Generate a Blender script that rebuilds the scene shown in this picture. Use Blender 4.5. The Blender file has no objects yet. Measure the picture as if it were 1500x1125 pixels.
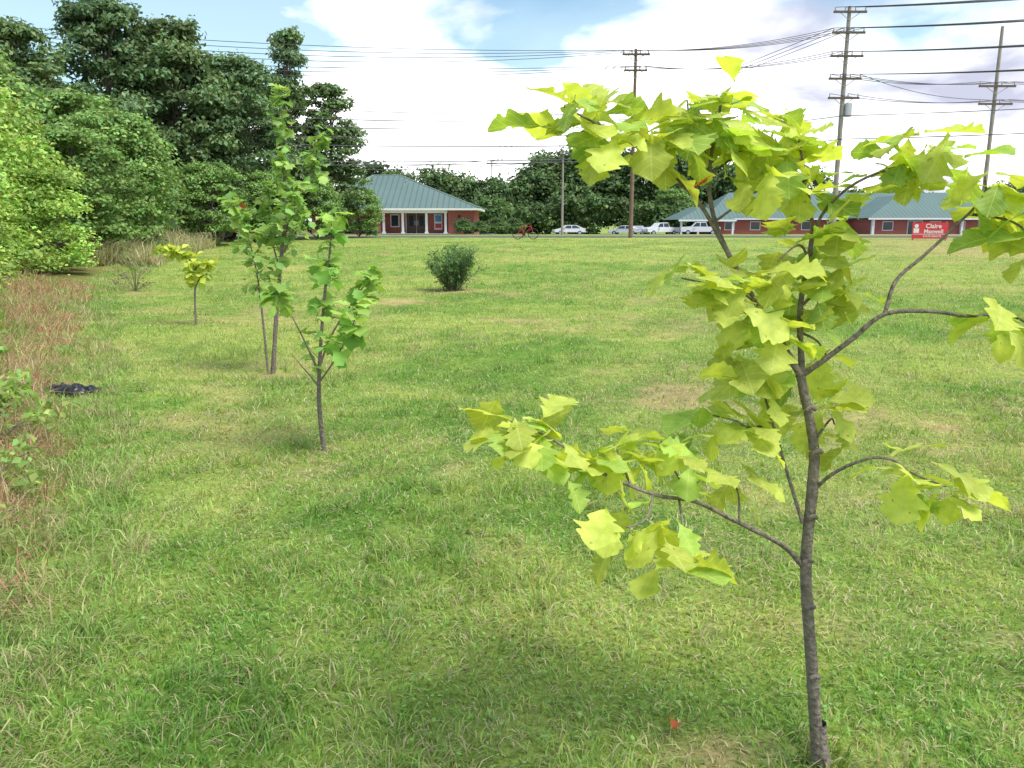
import bpy, bmesh, math, random
import numpy as np
from mathutils import Vector, Matrix
rng=np.random.default_rng(7); random.seed(7)
sc=bpy.context.scene
sc.view_settings.view_transform='Standard'; sc.view_settings.look='None'
sc.view_settings.exposure=0; sc.view_settings.gamma=1

# ------------------------------------------------------------ helpers
def link(o,parent=None):
    sc.collection.objects.link(o)
    if parent: o.parent=parent
    return o
def empty(name,loc=(0,0,0),rz=0):
    o=bpy.data.objects.new(name,None); o.location=loc; o.rotation_euler=(0,0,rz); o.empty_display_size=.3
    return link(o)
def mesh_np(name,V,F,mat=None,col=None,smooth=False,uv=None,parent=None,obj=True):
    V=np.asarray(V,dtype=np.float32); F=np.asarray(F,dtype=np.int32); k=F.shape[1]
    me=bpy.data.meshes.new(name)
    me.vertices.add(len(V)); me.vertices.foreach_set('co',V.ravel())
    me.loops.add(F.size); me.loops.foreach_set('vertex_index',F.ravel())
    me.polygons.add(len(F)); me.polygons.foreach_set('loop_start',np.arange(len(F),dtype=np.int32)*k)
    if smooth: me.polygons.foreach_set('use_smooth',np.ones(len(F),dtype=bool))
    me.update(calc_edges=True)
    if col is not None:
        c=np.ones((len(V),4),dtype=np.float32); c[:,:3]=col
        a=me.attributes.new('col','FLOAT_COLOR','POINT'); a.data.foreach_set('color',c.ravel())
    if uv is not None:
        l=me.uv_layers.new(name='UVMap'); l.data.foreach_set('uv',np.asarray(uv,dtype=np.float32)[F.ravel()].ravel())
    if mat: me.materials.append(mat)
    if not obj: return me
    return link(bpy.data.objects.new(name,me),parent)
def bm_obj(name,bm,mat,parent=None,smooth=False,loc=(0,0,0),bevel=0):
    if bevel: bmesh.ops.bevel(bm,geom=bm.edges[:],offset=bevel,segments=2,affect='EDGES')
    bmesh.ops.recalc_face_normals(bm,faces=bm.faces)
    me=bpy.data.meshes.new(name); bm.to_mesh(me); bm.free()
    if smooth:
        for p in me.polygons: p.use_smooth=True
    if mat: me.materials.append(mat)
    o=bpy.data.objects.new(name,me); o.location=loc
    return link(o,parent)
def box(name,x0,x1,y0,y1,z0,z1,mat,parent=None,bevel=0):
    bm=bmesh.new(); bmesh.ops.create_cube(bm,size=1)
    for v in bm.verts:
        v.co=Vector(((x0+x1)/2+v.co.x*(x1-x0),(y0+y1)/2+v.co.y*(y1-y0),(z0+z1)/2+v.co.z*(z1-z0)))
    return bm_obj(name,bm,mat,parent,bevel=bevel)
def poly(name,verts,faces,mat,parent=None):
    bm=bmesh.new(); vs=[bm.verts.new(v) for v in verts]
    for f in faces: bm.faces.new([vs[i] for i in f])
    return bm_obj(name,bm,mat,parent)
def catmull(P,n=5):
    P=[np.array(p,float) for p in P]
    if len(P)<3: return np.array([P[0]+(P[-1]-P[0])*i/n for i in range(n+1)])
    Q=[2*P[0]-P[1]]+P+[2*P[-1]-P[-2]]; out=[]
    for i in range(1,len(Q)-2):
        for j in range(n):
            t=j/n; a,b,c,d=Q[i-1],Q[i],Q[i+1],Q[i+2]
            out.append(.5*((2*b)+(-a+c)*t+(2*a-5*b+4*c-d)*t*t+(-a+3*b-3*c+d)*t**3))
    out.append(P[-1]); return np.array(out)
class Tubes:
    def __init__(s): s.V=[];s.F=[];s.n=0
    def add(s,P,r0,r1,sides=7,wob=0,n=5,smoothp=True):
        P=catmull(P,n) if smoothp else np.array(P,float)
        m=len(P); T=np.gradient(P,axis=0); T/=np.linalg.norm(T,axis=1)[:,None]+1e-9
        up=np.array([0,0,1.]) if abs(T[0][2])<.8 else np.array([0,1.,0])
        r=np.linspace(r0,r1,m)
        if wob: r=r*(1+wob*rng.uniform(-1,1,m))
        a=np.arange(sides)*2*np.pi/sides
        for i in range(m):
            x=np.cross(T[i],up); x/=np.linalg.norm(x)+1e-9; y=np.cross(x,T[i])
            s.V.append(P[i]+r[i]*(np.cos(a)[:,None]*x+np.sin(a)[:,None]*y))
        for i in range(m-1):
            for j in range(sides):
                k=(j+1)%sides; b=s.n
                s.F.append((b+i*sides+j,b+i*sides+k,b+(i+1)*sides+k,b+(i+1)*sides+j))
        s.n+=m*sides
        return P
    def obj(s,name,mat,parent=None): return mesh_np(name,np.concatenate(s.V),s.F,mat,smooth=True,parent=parent)
_lat=rng.random((256,256))
def vnoise(x,y,s=1.0,o=0):
    x=np.asarray(x,float)*s+o+1000; y=np.asarray(y,float)*s+o*1.7+1000
    xi=np.floor(x).astype(int); yi=np.floor(y).astype(int); fx=x-xi; fy=y-yi
    fx=fx*fx*(3-2*fx); fy=fy*fy*(3-2*fy)
    g=lambda a,b:_lat[a%256,b%256]
    return (g(xi,yi)*(1-fx)+g(xi+1,yi)*fx)*(1-fy)+(g(xi,yi+1)*(1-fx)+g(xi+1,yi+1)*fx)*fy
def H(x,y):
    x=np.asarray(x,float); y=np.asarray(y,float)
    h=np.interp(y,[-60,10,35,56,61,74,90,130,200,700],[0,0,.18,.38,.41,.38,.25,-.55,-1.0,-1.0])
    n=(vnoise(x,y,.5)-.5)*.10+(vnoise(x,y,1.9,3)-.5)*.035
    fade=np.clip((54-y)/8,0,1)*np.clip((np.hypot(x,y-1)-1)/6,.3,1)
    bank=np.clip((edge_x(y)-x)/4,0,1)*.35*np.clip((60-y)/10,0,1)
    return h+n*fade+bank
EY=[-10,0,3.0,5.0,7.4,12,18,30,60,90]; EX=[-1.9,-1.9,-2.0,-2.95,-4.2,-6.5,-9.5,-13.5,-21,-32]
def edge_x(y): return np.interp(y,EY,EX)

# ------------------------------------------------------------ materials
def newmat(name):
    m=bpy.data.materials.new(name); m.use_nodes=True; nt=m.node_tree
    return m,nt,nt.nodes['Principled BSDF']
def simple(name,c,rough=.6,var=.12,scale=6,metal=0,bump=0,spec=.5):
    m,nt,b=newmat(name); N=nt.nodes; L=nt.links
    tc=N.new('ShaderNodeTexCoord'); n=N.new('ShaderNodeTexNoise'); n.inputs['Scale'].default_value=scale; n.inputs['Detail'].default_value=6
    L.new(tc.outputs['Object'],n.inputs['Vector'])
    mx=N.new('ShaderNodeMix'); mx.data_type='RGBA'
    mx.inputs[6].default_value=(*[max(0,v*(1-var*1.6)) for v in c],1); mx.inputs[7].default_value=(*[min(1,v*(1+var*1.6)) for v in c],1)
    L.new(n.outputs['Fac'],mx.inputs[0]); L.new(mx.outputs[2],b.inputs['Base Color'])
    b.inputs['Roughness'].default_value=rough; b.inputs['Metallic'].default_value=metal; b.inputs['Specular IOR Level'].default_value=spec
    if bump:
        bp=N.new('ShaderNodeBump'); bp.inputs['Strength'].default_value=bump; bp.inputs['Distance'].default_value=.02
        L.new(n.outputs['Fac'],bp.inputs['Height']); L.new(bp.outputs[0],b.inputs['Normal'])
    return m
def leafmat(name,trans=.35,veins=False,rough=.55,tcol=(1.15,1.1,.55),spec=.25):
    m,nt,b=newmat(name); N=nt.nodes; L=nt.links
    at=N.new('ShaderNodeAttribute'); at.attribute_name='col'
    src=at.outputs['Color']
    if veins:
        uv=N.new('ShaderNodeUVMap'); sp=N.new('ShaderNodeSeparateXYZ'); L.new(uv.outputs[0],sp.inputs[0])
        def M(op,a,b_=None,v=None):
            n=N.new('ShaderNodeMath'); n.operation=op
            if hasattr(a,'links'): L.new(a,n.inputs[0])
            else: n.inputs[0].default_value=a
            if b_ is not None:
                if hasattr(b_,'links'): L.new(b_,n.inputs[1])
                else: n.inputs[1].default_value=b_
            return n.outputs[0]
        ax=M('ABSOLUTE',sp.outputs[0])
        mid=M('LESS_THAN',ax,.012)
        q=M('SUBTRACT',sp.outputs[1],M('MULTIPLY',ax,.9)); fr=M('FRACT',M('MULTIPLY',q,6.5))
        side=M('LESS_THAN',M('ABSOLUTE',M('SUBTRACT',fr,.5)),.045)
        vein=M('MULTIPLY',M('MAXIMUM',mid,side),.5)
        mx=N.new('ShaderNodeMix'); mx.data_type='RGBA'; L.new(vein,mx.inputs[0]); L.new(src,mx.inputs[6]); mx.inputs[7].default_value=(.74,.78,.32,1)
        tc=N.new('ShaderNodeTexCoord'); no=N.new('ShaderNodeTexNoise'); no.inputs['Scale'].default_value=38; no.inputs['Detail'].default_value=5
        L.new(tc.outputs['Object'],no.inputs['Vector'])
        mul=N.new('ShaderNodeMix'); mul.data_type='RGBA'; mul.blend_type='MULTIPLY'; mul.inputs[0].default_value=1
        rp=N.new('ShaderNodeValToRGB'); rp.color_ramp.elements[0].position=.3; rp.color_ramp.elements[0].color=(.78,.84,.68,1); rp.color_ramp.elements[1].position=.65; rp.color_ramp.elements[1].color=(1.05,1.05,1.05,1)
        L.new(no.outputs['Fac'],rp.inputs[0]); L.new(mx.outputs[2],mul.inputs[6]); L.new(rp.outputs[0],mul.inputs[7]); src=mul.outputs[2]
        # rare brown blemishes
        n3=N.new('ShaderNodeTexNoise'); n3.inputs['Scale'].default_value=55; n3.inputs['Detail'].default_value=2; L.new(tc.outputs['Object'],n3.inputs['Vector'])
        sp2=N.new('ShaderNodeMix'); sp2.data_type='RGBA'; L.new(M('MULTIPLY',M('GREATER_THAN',n3.outputs['Fac'],.725),.6),sp2.inputs[0]); L.new(src,sp2.inputs[6]); sp2.inputs[7].default_value=(.25,.15,.05,1); src=sp2.outputs[2]
        bp=N.new('ShaderNodeBump'); bp.inputs['Strength'].default_value=.4; bp.inputs['Distance'].default_value=.004
        L.new(M('SUBTRACT',no.outputs['Fac'],vein),bp.inputs['Height']); L.new(bp.outputs[0],b.inputs['Normal'])
    L.new(src,b.inputs['Base Color']); b.inputs['Roughness'].default_value=rough; b.inputs['Specular IOR Level'].default_value=spec
    tr=N.new('ShaderNodeBsdfTranslucent'); tm=N.new('ShaderNodeMix'); tm.data_type='RGBA'; tm.blend_type='MULTIPLY'; tm.inputs[0].default_value=1
    L.new(src,tm.inputs[6]); tm.inputs[7].default_value=(*tcol,1); L.new(tm.outputs[2],tr.inputs[0])
    ms=N.new('ShaderNodeMixShader'); ms.inputs[0].default_value=trans
    L.new(b.outputs[0],ms.inputs[1]); L.new(tr.outputs[0],ms.inputs[2]); L.new(ms.outputs[0],N['Material Output'].inputs[0])
    return m
M_young=leafmat('young_leaf',.45,True,tcol=(1.3,1.25,.55))
M_leaf=leafmat('leaf',.45,tcol=(1.2,1.15,.6)); M_grass=leafmat('grass_blades',.45,tcol=(1.25,1.2,.6),rough=.6)
M_tree=leafmat('tree_foliage',.3,tcol=(1.2,1.15,.6))
M_straw=leafmat('straw',.35,tcol=(1.1,1,.8),rough=.7)
M_bark=simple('bark',(.21,.175,.145),.9,.55,55,bump=.9,spec=.2)
M_bark2=simple('trunk_bark',(.16,.135,.11),.9,.4,5,bump=.5,spec=.2)
M_pole=simple('pole_wood',(.20,.135,.10),.85,.25,3,spec=.2); M_polegrey=simple('pole_grey_wood',(.30,.265,.24),.85,.2,3,spec=.2)
M_arm=simple('crossarm_wood',(.13,.10,.08),.85,.2,4,spec=.2)
M_white=simple('white_paint',(.72,.72,.70),.5,.04); M_wire=simple('wire_metal',(.07,.07,.08),.5,.1)
M_glass=simple('dark_glass',(.03,.04,.05),.12,.2,2); M_dark=simple('black_rubber',(.02,.02,.02),.7,.1)
M_ins=simple('insulator',(.35,.34,.33),.3,.1); M_metal=simple('galvanised',(.45,.46,.48),.4,.1,metal=.6)
M_asph=simple('asphalt',(.13,.13,.135),.9,.2,3); M_conc=simple('concrete',(.40,.39,.36),.85,.12,2)
M_red=simple('red_sign_paint',(.60,.03,.05),.45,.05); M_bikered=simple('bike_red',(.45,.02,.02),.35,.05)
M_brown=simple('door_wood',(.07,.035,.025),.4,.2); M_blue=simple('blue_poster',(.08,.25,.55),.5,.1)
M_carwhite=simple('car_white',(.66,.67,.68),.25,.02); M_silver=simple('car_silver',(.42,.44,.47),.25,.03,metal=.5)
M_lamp=simple('tail_lamp',(.35,.01,.01),.3,.05); M_bag=simple('black_plastic',(.015,.015,.018),.35,.2,8)
# brick
M_brick,nt,b=newmat('red_brick'); tc=nt.nodes.new('ShaderNodeTexCoord'); mp=nt.nodes.new('ShaderNodeMapping'); mp.inputs['Rotation'].default_value=(math.radians(90),0,0)
br=nt.nodes.new('ShaderNodeTexBrick'); br.inputs['Color1'].default_value=(.36,.085,.06,1); br.inputs['Color2'].default_value=(.27,.06,.045,1); br.inputs['Mortar'].default_value=(.38,.25,.21,1)
br.inputs['Scale'].default_value=4.4; br.inputs['Mortar Size'].default_value=.012
nt.links.new(tc.outputs['Object'],mp.inputs[0]); nt.links.new(mp.outputs[0],br.inputs['Vector']); nt.links.new(br.outputs[0],b.inputs['Base Color']); b.inputs['Roughness'].default_value=.85
# standing seam roof
def roofmat():
    m,nt,b=newmat('teal_metal_roof'); N=nt.nodes; L=nt.links
    tc=N.new('ShaderNodeTexCoord'); w=N.new('ShaderNodeTexWave'); w.inputs['Scale'].default_value=.5; w.bands_direction='X'; w.inputs['Distortion'].default_value=0
    no=N.new('ShaderNodeTexNoise'); no.inputs['Scale'].default_value=.35; no.inputs['Detail'].default_value=6
    L.new(tc.outputs['Object'],w.inputs[0]); L.new(tc.outputs['Object'],no.inputs[0])
    r=N.new('ShaderNodeValToRGB'); r.color_ramp.elements[0].position=.0; r.color_ramp.elements[0].color=(.08,.125,.12,1); r.color_ramp.elements[1].position=.25; r.color_ramp.elements[1].color=(.12,.18,.17,1)
    L.new(w.outputs['Fac'],r.inputs[0])
    mx=N.new('ShaderNodeMix'); mx.data_type='RGBA'; mx.blend_type='MULTIPLY'; mx.inputs[0].default_value=.6
    r2=N.new('ShaderNodeValToRGB'); r2.color_ramp.elements[0].color=(.7,.7,.7,1); r2.color_ramp.elements[1].color=(1.2,1.2,1.2,1)
    L.new(no.outputs['Fac'],r2.inputs[0]); L.new(r.outputs[0],mx.inputs[6]); L.new(r2.outputs[0],mx.inputs[7]); L.new(mx.outputs[2],b.inputs['Base Color'])
    b.inputs['Roughness'].default_value=.6; b.inputs['Specular IOR Level'].default_value=.3; return m
M_roof=roofmat()

# ------------------------------------------------------------ world, sun, camera
SE,SA=math.radians(60),math.radians(122)   # azimuth clockwise from +Y (north): right of and slightly behind the viewer
w=bpy.data.worlds.new('World'); sc.world=w; w.use_nodes=True; nt=w.node_tree; N=nt.nodes; L=nt.links; N.clear()
sky=N.new('ShaderNodeTexSky'); sky.sky_type='NISHITA'; sky.sun_disc=False; sky.sun_elevation=SE; sky.sun_rotation=SA
bg=N.new('ShaderNodeBackground'); bg.inputs[1].default_value=.15
tnt=N.new('ShaderNodeMix'); tnt.data_type='RGBA'; tnt.blend_type='MULTIPLY'; tnt.inputs[0].default_value=1; tnt.inputs[7].default_value=(1.05,1.3,1.25,1); L.new(sky.outputs[0],tnt.inputs[6]); L.new(tnt.outputs[2],bg.inputs[0])
tc=N.new('ShaderNodeTexCoord'); sp=N.new('ShaderNodeSeparateXYZ'); L.new(tc.outputs['Generated'],sp.inputs[0])
def M(op,a,b_=0.):
    n=N.new('ShaderNodeMath'); n.operation=op
    for i,v in enumerate((a,b_)):
        if hasattr(v,'links'): L.new(v,n.inputs[i])
        else: n.inputs[i].default_value=v
    return n.outputs[0]
zz=M('ADD',M('MAXIMUM',sp.outputs[2],0.),.22)
cb=N.new('ShaderNodeCombineXYZ'); L.new(M('DIVIDE',sp.outputs[0],zz),cb.inputs[0]); L.new(M('DIVIDE',sp.outputs[1],zz),cb.inputs[1])
n1=N.new('ShaderNodeTexNoise'); n1.inputs['Scale'].default_value=1.3; n1.inputs['Detail'].default_value=9; n1.inputs['Roughness'].default_value=.5; n1.inputs['Distortion'].default_value=.2
mp=N.new('ShaderNodeMapping'); mp.inputs['Location'].default_value=(3.1,.4,0); L.new(cb.outputs[0],mp.inputs[0]); L.new(mp.outputs[0],n1.inputs[0])
# fewer clouds up and to the left of the view, solid bank toward the horizon
cover=M('ADD',n1.outputs['Fac'],M('ADD',M('MULTIPLY',sp.outputs[0],.25),M('MULTIPLY',M('SUBTRACT',.185,M('MINIMUM',sp.outputs[2],.34)),1.8)))
r=N.new('ShaderNodeValToRGB'); r.color_ramp.elements[0].position=.41; r.color_ramp.elements[0].color=(.12,.12,.12,1); r.color_ramp.elements[1].position=.53; r.color_ramp.elements[1].color=(1,1,1,1)
L.new(cover,r.inputs[0])
n2=N.new('ShaderNodeTexNoise'); n2.inputs['Scale'].default_value=1.6; n2.inputs['Detail'].default_value=7; n2.inputs['Distortion'].default_value=.3
mp2=N.new('ShaderNodeMapping'); mp2.inputs['Location'].default_value=(7.3,2.2,0); L.new(cb.outputs[0],mp2.inputs[0]); L.new(mp2.outputs[0],n2.inputs[0])
sh=M('ADD',n2.outputs['Fac'],M('MULTIPLY',M('MULTIPLY',M('MINIMUM',sp.outputs[0],.5),.6),M('MULTIPLY',M('MINIMUM',sp.outputs[2],.4),2.4)))
r2=N.new('ShaderNodeValToRGB'); r2.color_ramp.elements[0].position=.42; r2.color_ramp.elements[0].color=(1,1,1,1); r2.color_ramp.elements[1].position=.72; r2.color_ramp.elements[1].color=(.28,.29,.36,1)
L.new(sh,r2.inputs[0]); bg2=N.new('ShaderNodeBackground'); L.new(r2.outputs[0],bg2.inputs[0]); bg2.inputs[1].default_value=2.4
ms=N.new('ShaderNodeMixShader'); L.new(r.outputs[0],ms.inputs[0]); L.new(bg.outputs[0],ms.inputs[1]); L.new(bg2.outputs[0],ms.inputs[2])
wo=N.new('ShaderNodeOutputWorld'); L.new(ms.outputs[0],wo.inputs[0])
sl=bpy.data.lights.new('sun','SUN'); sl.energy=4.9; sl.angle=math.radians(28); sl.color=(1,.955,.86)
so=bpy.data.objects.new('sun',sl); link(so)
sd=Vector((math.sin(SA)*math.cos(SE),math.cos(SA)*math.cos(SE),math.sin(SE))); so.rotation_euler=sd.to_track_quat('Z','Y').to_euler(); so.location=(20,-20,40)
cam=bpy.data.cameras.new('camera'); cam.sensor_width=36; cam.lens=28.25; cam.clip_start=.05; cam.clip_end=3000
co=bpy.data.objects.new('camera',cam); co.location=(0,0,1.6); co.rotation_euler=(math.radians(90-11.41),0,0); link(co); sc.camera=co

# ------------------------------------------------------------ ground
SPOTS=[(-2.19,15.6,.75,.5),(.11,13.,.55,.4),(1.6,7.3,.5,.7),(.62,2.2,.20,.14),(-1.35,18.3,.9,.6),(2.3,3.1,.12,.12),(-1.34,5.5,.13,.13),(-.4,5.0,.1,.1),(-2.6,8.5,.25,.2),(1.9,2.9,.1,.1),(3.4,6.2,.2,.2),(-.9,1.95,.1,.08),(1.15,2.0,.1,.07),(1.75,2.35,.1,.08)]
def dryness(x,y):
    d=np.zeros(np.shape(x))
    wob=(vnoise(x,y,4,9)-.5)*.9+(vnoise(x,y,11,2)-.5)*.9
    for cx,cy,rx,ry in SPOTS:
        q=np.sqrt(((x-cx)/rx)**2+((y-cy)/ry)**2)+wob*.8
        d=np.maximum(d,np.clip(1.35-q,0,1)*.85)
    far=np.clip((x-.38*y)/6,0,1)*np.clip((y-26)/10,0,1)*.6*np.clip(vnoise(x,y,.15,5)*1.6,0,1)
    n=np.clip((vnoise(x,y,.7,1)*.45+vnoise(x,y,2.3,6)*.35+vnoise(x,y,6,7)*.3-.58)*3,0,1)*.65
    return np.clip(np.maximum(np.maximum(d,far),n),0,1)
def lawncol(x,y):
    a=vnoise(x,y,.35,4)*.35+vnoise(x,y,1.1,8)*.3+vnoise(x,y,3.6,13)*.35
    g1=np.array([.19,.36,.075]); g2=np.array([.40,.52,.15])
    t=np.clip((a-.34)*2.6+np.clip((y-5)/30,0,.2),0,1)[...,None]
    return g1*(1-t)+g2*t
def axis(lo,hi,s0,g):
    a=[0.];s=s0
    while a[-1]<max(hi,-lo): a.append(a[-1]+s); s*=g
    a=np.array(a); return np.unique(np.concatenate([-a[a<=-lo*1.001],a[a<=hi]]))
xs=axis(-900,900,.12,1.022); ys=axis(-60,1500,.12,1.018)
X,Y=np.meshgrid(xs,ys); Z=H(X,Y); V=np.stack([X,Y,Z],-1).reshape(-1,3)
nx=len(xs); ny=len(ys); I=np.arange(nx*ny).reshape(ny,nx)
F=np.stack([I[:-1,:-1],I[:-1,1:],I[1:,1:],I[1:,:-1]],-1).reshape(-1,4)
dr=dryness(V[:,0],V[:,1])[:,None]; gc=lawncol(V[:,0],V[:,1])*np.clip(.66+V[:,1:2]/250,.66,.78)
inb=np.clip((edge_x(V[:,1])-V[:,0])/1.0,0,1)[:,None]
gc=gc*(1-dr)+np.array([.42,.33,.20])*dr; gc=gc*(1-inb*.8)+np.array([.16,.13,.07])*inb*.8
mg,nt,b=newmat('lawn_soil'); N2=nt.nodes
at=N2.new('ShaderNodeAttribute'); at.attribute_name='col'; tc=N2.new('ShaderNodeTexCoord')
def noise(s,d=6):
    n=N2.new('ShaderNodeTexNoise'); n.inputs['Scale'].default_value=s; n.inputs['Detail'].default_value=d; n.inputs['Roughness'].default_value=.65; nt.links.new(tc.outputs['Object'],n.inputs[0]); return n
def ramp(n,c0,c1,p0=.3,p1=.7):
    r=N2.new('ShaderNodeValToRGB'); r.color_ramp.elements[0].position=p0; r.color_ramp.elements[1].position=p1; r.color_ramp.elements[0].color=(*c0,1); r.color_ramp.elements[1].color=(*c1,1); nt.links.new(n.outputs['Fac'],r.inputs[0]); return r
cur=at.outputs['Color']
for n,c0,c1 in ((noise(45,8),(.5,.46,.40),(1.35,1.3,1.2)),(noise(4,8),(.72,.74,.7),(1.25,1.2,1.1)),(noise(.5,6),(.8,.85,.8),(1.2,1.15,1.1))):
    rr=ramp(n,c0,c1); m_=N2.new('ShaderNodeMix'); m_.data_type='RGBA'; m_.blend_type='MULTIPLY'; m_.inputs[0].default_value=1
    nt.links.new(cur,m_.inputs[6]); nt.links.new(rr.outputs[0],m_.inputs[7]); cur=m_.outputs[2]
nt.links.new(cur,b.inputs['Base Color']); b.inputs['Roughness'].default_value=.95; b.inputs['Specular IOR Level'].default_value=.1
bn=noise(30,8); bp=N2.new('ShaderNodeBump'); bp.inputs['Strength'].default_value=.7; bp.inputs['Distance'].default_value=.03; nt.links.new(bn.outputs['Fac'],bp.inputs['Height']); nt.links.new(bp.outputs[0],b.inputs['Normal'])
mesh_np('ground',V,F,mg,gc,smooth=True)

# ------------------------------------------------------------ grass blades
def blades(x,y,h,wd,lean,col,zoff=-.005,az=None):
    n=len(x); az=rng.uniform(0,2*np.pi,n) if az is None else az; fa=rng.uniform(0,2*np.pi,n)
    z=H(x,y)+zoff; B=np.stack([x,y,z],-1)
    ld=np.stack([np.cos(az),np.sin(az),np.zeros(n)],-1); wv=np.stack([np.cos(fa),np.sin(fa),np.zeros(n)],-1)*wd[:,None]*.5
    mid=B+ld*(lean*h*.35)[:,None]; mid[:,2]+=h*.6*(1-.25*lean)
    tip=B+ld*(lean*h)[:,None]; tip[:,2]+=h*(1-.55*lean)
    V=np.stack([B-wv,B+wv,mid-wv*.8,mid+wv*.8,tip],1).reshape(-1,3)
    b=np.arange(n)[:,None]*5; F=(b[:,:,None]+np.array([[0,1,3],[0,3,2],[2,3,4]])[None]).reshape(-1,3)
    C=np.repeat(col,5,axis=0).reshape(n,5,3).copy(); C[:,4]*=1.15
    return V,F,C.reshape(-1,3)
def lawn(n,y0,y1,k):
    # sample distance with density falling off as the square of distance
    yy=np.linspace(y0,y1,4000); pdf=(1.56*yy+1.6)/(1+(yy/k)**2); cdf=np.cumsum(pdf); cdf/=cdf[-1]
    y=np.interp(rng.random(n),cdf,yy); x=rng.uniform(-1,1,n)*(.78*y+.8)
    keep=x>edge_x(y)-.5; return x[keep],y[keep]
x,y=lawn(460000,1.1,57,3.2)
dr=dryness(x,y); keep=rng.random(len(x))>dr*.75; x,y,dr=x[keep],y[keep],dr[keep]
n=len(x); sc_=(1+y/6)**.75
tall=np.clip(vnoise(x,y,2.6,12)*1.5-.2,0,1); tuft=np.clip((vnoise(x,y,2.1,15)*.45+vnoise(x,y,6.5,19)*.55-.56)*6,0,1)
h=rng.uniform(.022,.064,n)*(.7+.5*tall+1.0*tuft)*(1+np.clip(y/60,0,.6))*(1-.4*dr)
wd=rng.uniform(.0028,.0055,n)*sc_
lean=rng.uniform(.2,1.25,n)
# neighbouring blades lie over in similar directions
az=vnoise(x,y,5,41)*12+rng.normal(0,1.1,n)
c=lawncol(x,y)*rng.uniform(.62,1.38,n)[:,None]; c[:,0]*=rng.uniform(.8,1.25,n)
pd=.15+.6*dr+.24*vnoise(x,y,.9,20)*vnoise(x,y,4,23)*2
isd=rng.random(n)<pd; c[isd]=np.array([.62,.56,.34])*rng.uniform(.55,1.2,isd.sum())[:,None]; lean[isd]=rng.uniform(.9,1.5,isd.sum())
c*=(1-.12*tuft)[:,None]
V,F,C=blades(x,y,h,wd,lean,np.clip(c,0,.85),az=az); mesh_np('lawn_grass',V,F,M_grass,C)
# scattered tiny lawn weeds
x,y=lawn(26000,1.2,12,2.6); kk=vnoise(x,y,1.7,31)>.5; x,y=x[kk],y[kk]; n=len(x)
s=rng.uniform(.003,.0085,n); ang=np.linspace(0,2*np.pi,7)[:-1]
ring=np.stack([np.cos(ang),np.sin(ang)*.7],-1)
P=np.stack([x,y,H(x,y)+rng.uniform(.012,.045,n)],-1)
tl=rng.normal(0,.45,(n,2)); Vw=np.zeros((n,6,3)); Vw[:,:,:2]=ring[None]*s[:,None,None]; Vw[:,:,2]=(Vw[:,:,0]*tl[:,:1]+Vw[:,:,1]*tl[:,1:]); Vw+=P[:,None]
mesh_np('lawn_weeds',Vw.reshape(-1,3),(np.arange(n)[:,None]*6+np.arange(6)[None]),M_grass,np.repeat(np.array([.26,.44,.13])*rng.uniform(.7,1.4,n)[:,None],6,axis=0))

# ------------------------------------------------------------ leaf templates
def template(rows,prof,cols=5,fwd=.14):
    ts=np.linspace(0,1,rows); w=np.interp(ts,[p[0] for p in prof],[p[1] for p in prof]); s=np.linspace(-1,1,cols)
    Xs=(s[None]*w[:,None]); Ys=ts[:,None]+fwd*np.abs(s[None])*(w[:,None]/.4)*np.clip(1-ts[:,None],0,1)*1.6
    Xs=Xs.ravel(); Ys=Ys.ravel(); I=np.arange(rows*cols).reshape(rows,cols)
    F=np.stack([I[:-1,:-1],I[:-1,1:],I[1:,1:],I[1:,:-1]],-1).reshape(-1,4)
    return Xs,Ys,F,np.tile(s,rows)
OAK=template(27,[(0,.012),(.09,.014),(.13,.05),(.22,.12),(.28,.22),(.32,.245),(.37,.17),(.42,.19),(.49,.31),(.55,.41),(.59,.40),(.65,.25),(.69,.24),(.75,.31),(.80,.32),(.85,.22),(.90,.20),(.95,.11),(1,.02)],fwd=.15)
OAK2=template(23,[(0,.012),(.1,.015),(.13,.06),(.25,.17),(.34,.25),(.40,.21),(.46,.24),(.56,.35),(.63,.39),(.69,.30),(.76,.31),(.82,.29),(.88,.19),(.94,.13),(1,.01)],fwd=.13)
LOBE=template(10,[(0,.02),(.15,.05),(.22,.3),(.36,.46),(.46,.28),(.58,.42),(.66,.45),(.8,.22),(1,.01)],cols=5,fwd=.16)
LANCE=template(5,[(0,.02),(.3,.10),(.6,.09),(1,.01)],cols=3,fwd=0)
def nrm(a): return a/(np.linalg.norm(a,axis=-1,keepdims=True)+1e-9)
def leaves(T,P,D,Nn,size,bend,fold,col,wave=.034):
    Xs,Ys,F,s=T; n=len(P); m=len(Xs); D=nrm(D); Xa=nrm(np.cross(D,Nn)); Nn=np.cross(Xa,D)
    ph=rng.uniform(0,6.28,n)[:,None]; z=fold[:,None]*np.abs(Xs)[None]-bend[:,None]*(Ys**2)[None]+wave*np.sin(Ys[None]*11+ph+s[None]*2)*np.abs(s)[None]+wave*.8*np.sin(Xs[None]*9+ph)
    yb=Ys[None]*(1-.25*np.abs(bend)[:,None]*Ys[None])
    V=P[:,None]+size[:,None,None]*(Xs[None,:,None]*Xa[:,None]+yb[...,None]*D[:,None]+z[...,None]*Nn[:,None])
    FF=(np.arange(n)[:,None,None]*m+F[None]).reshape(-1,4)
    uv=np.tile(np.stack([Xs,Ys],-1),(n,1))
    return V.reshape(-1,3),FF,np.repeat(col,m,axis=0),uv
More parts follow.
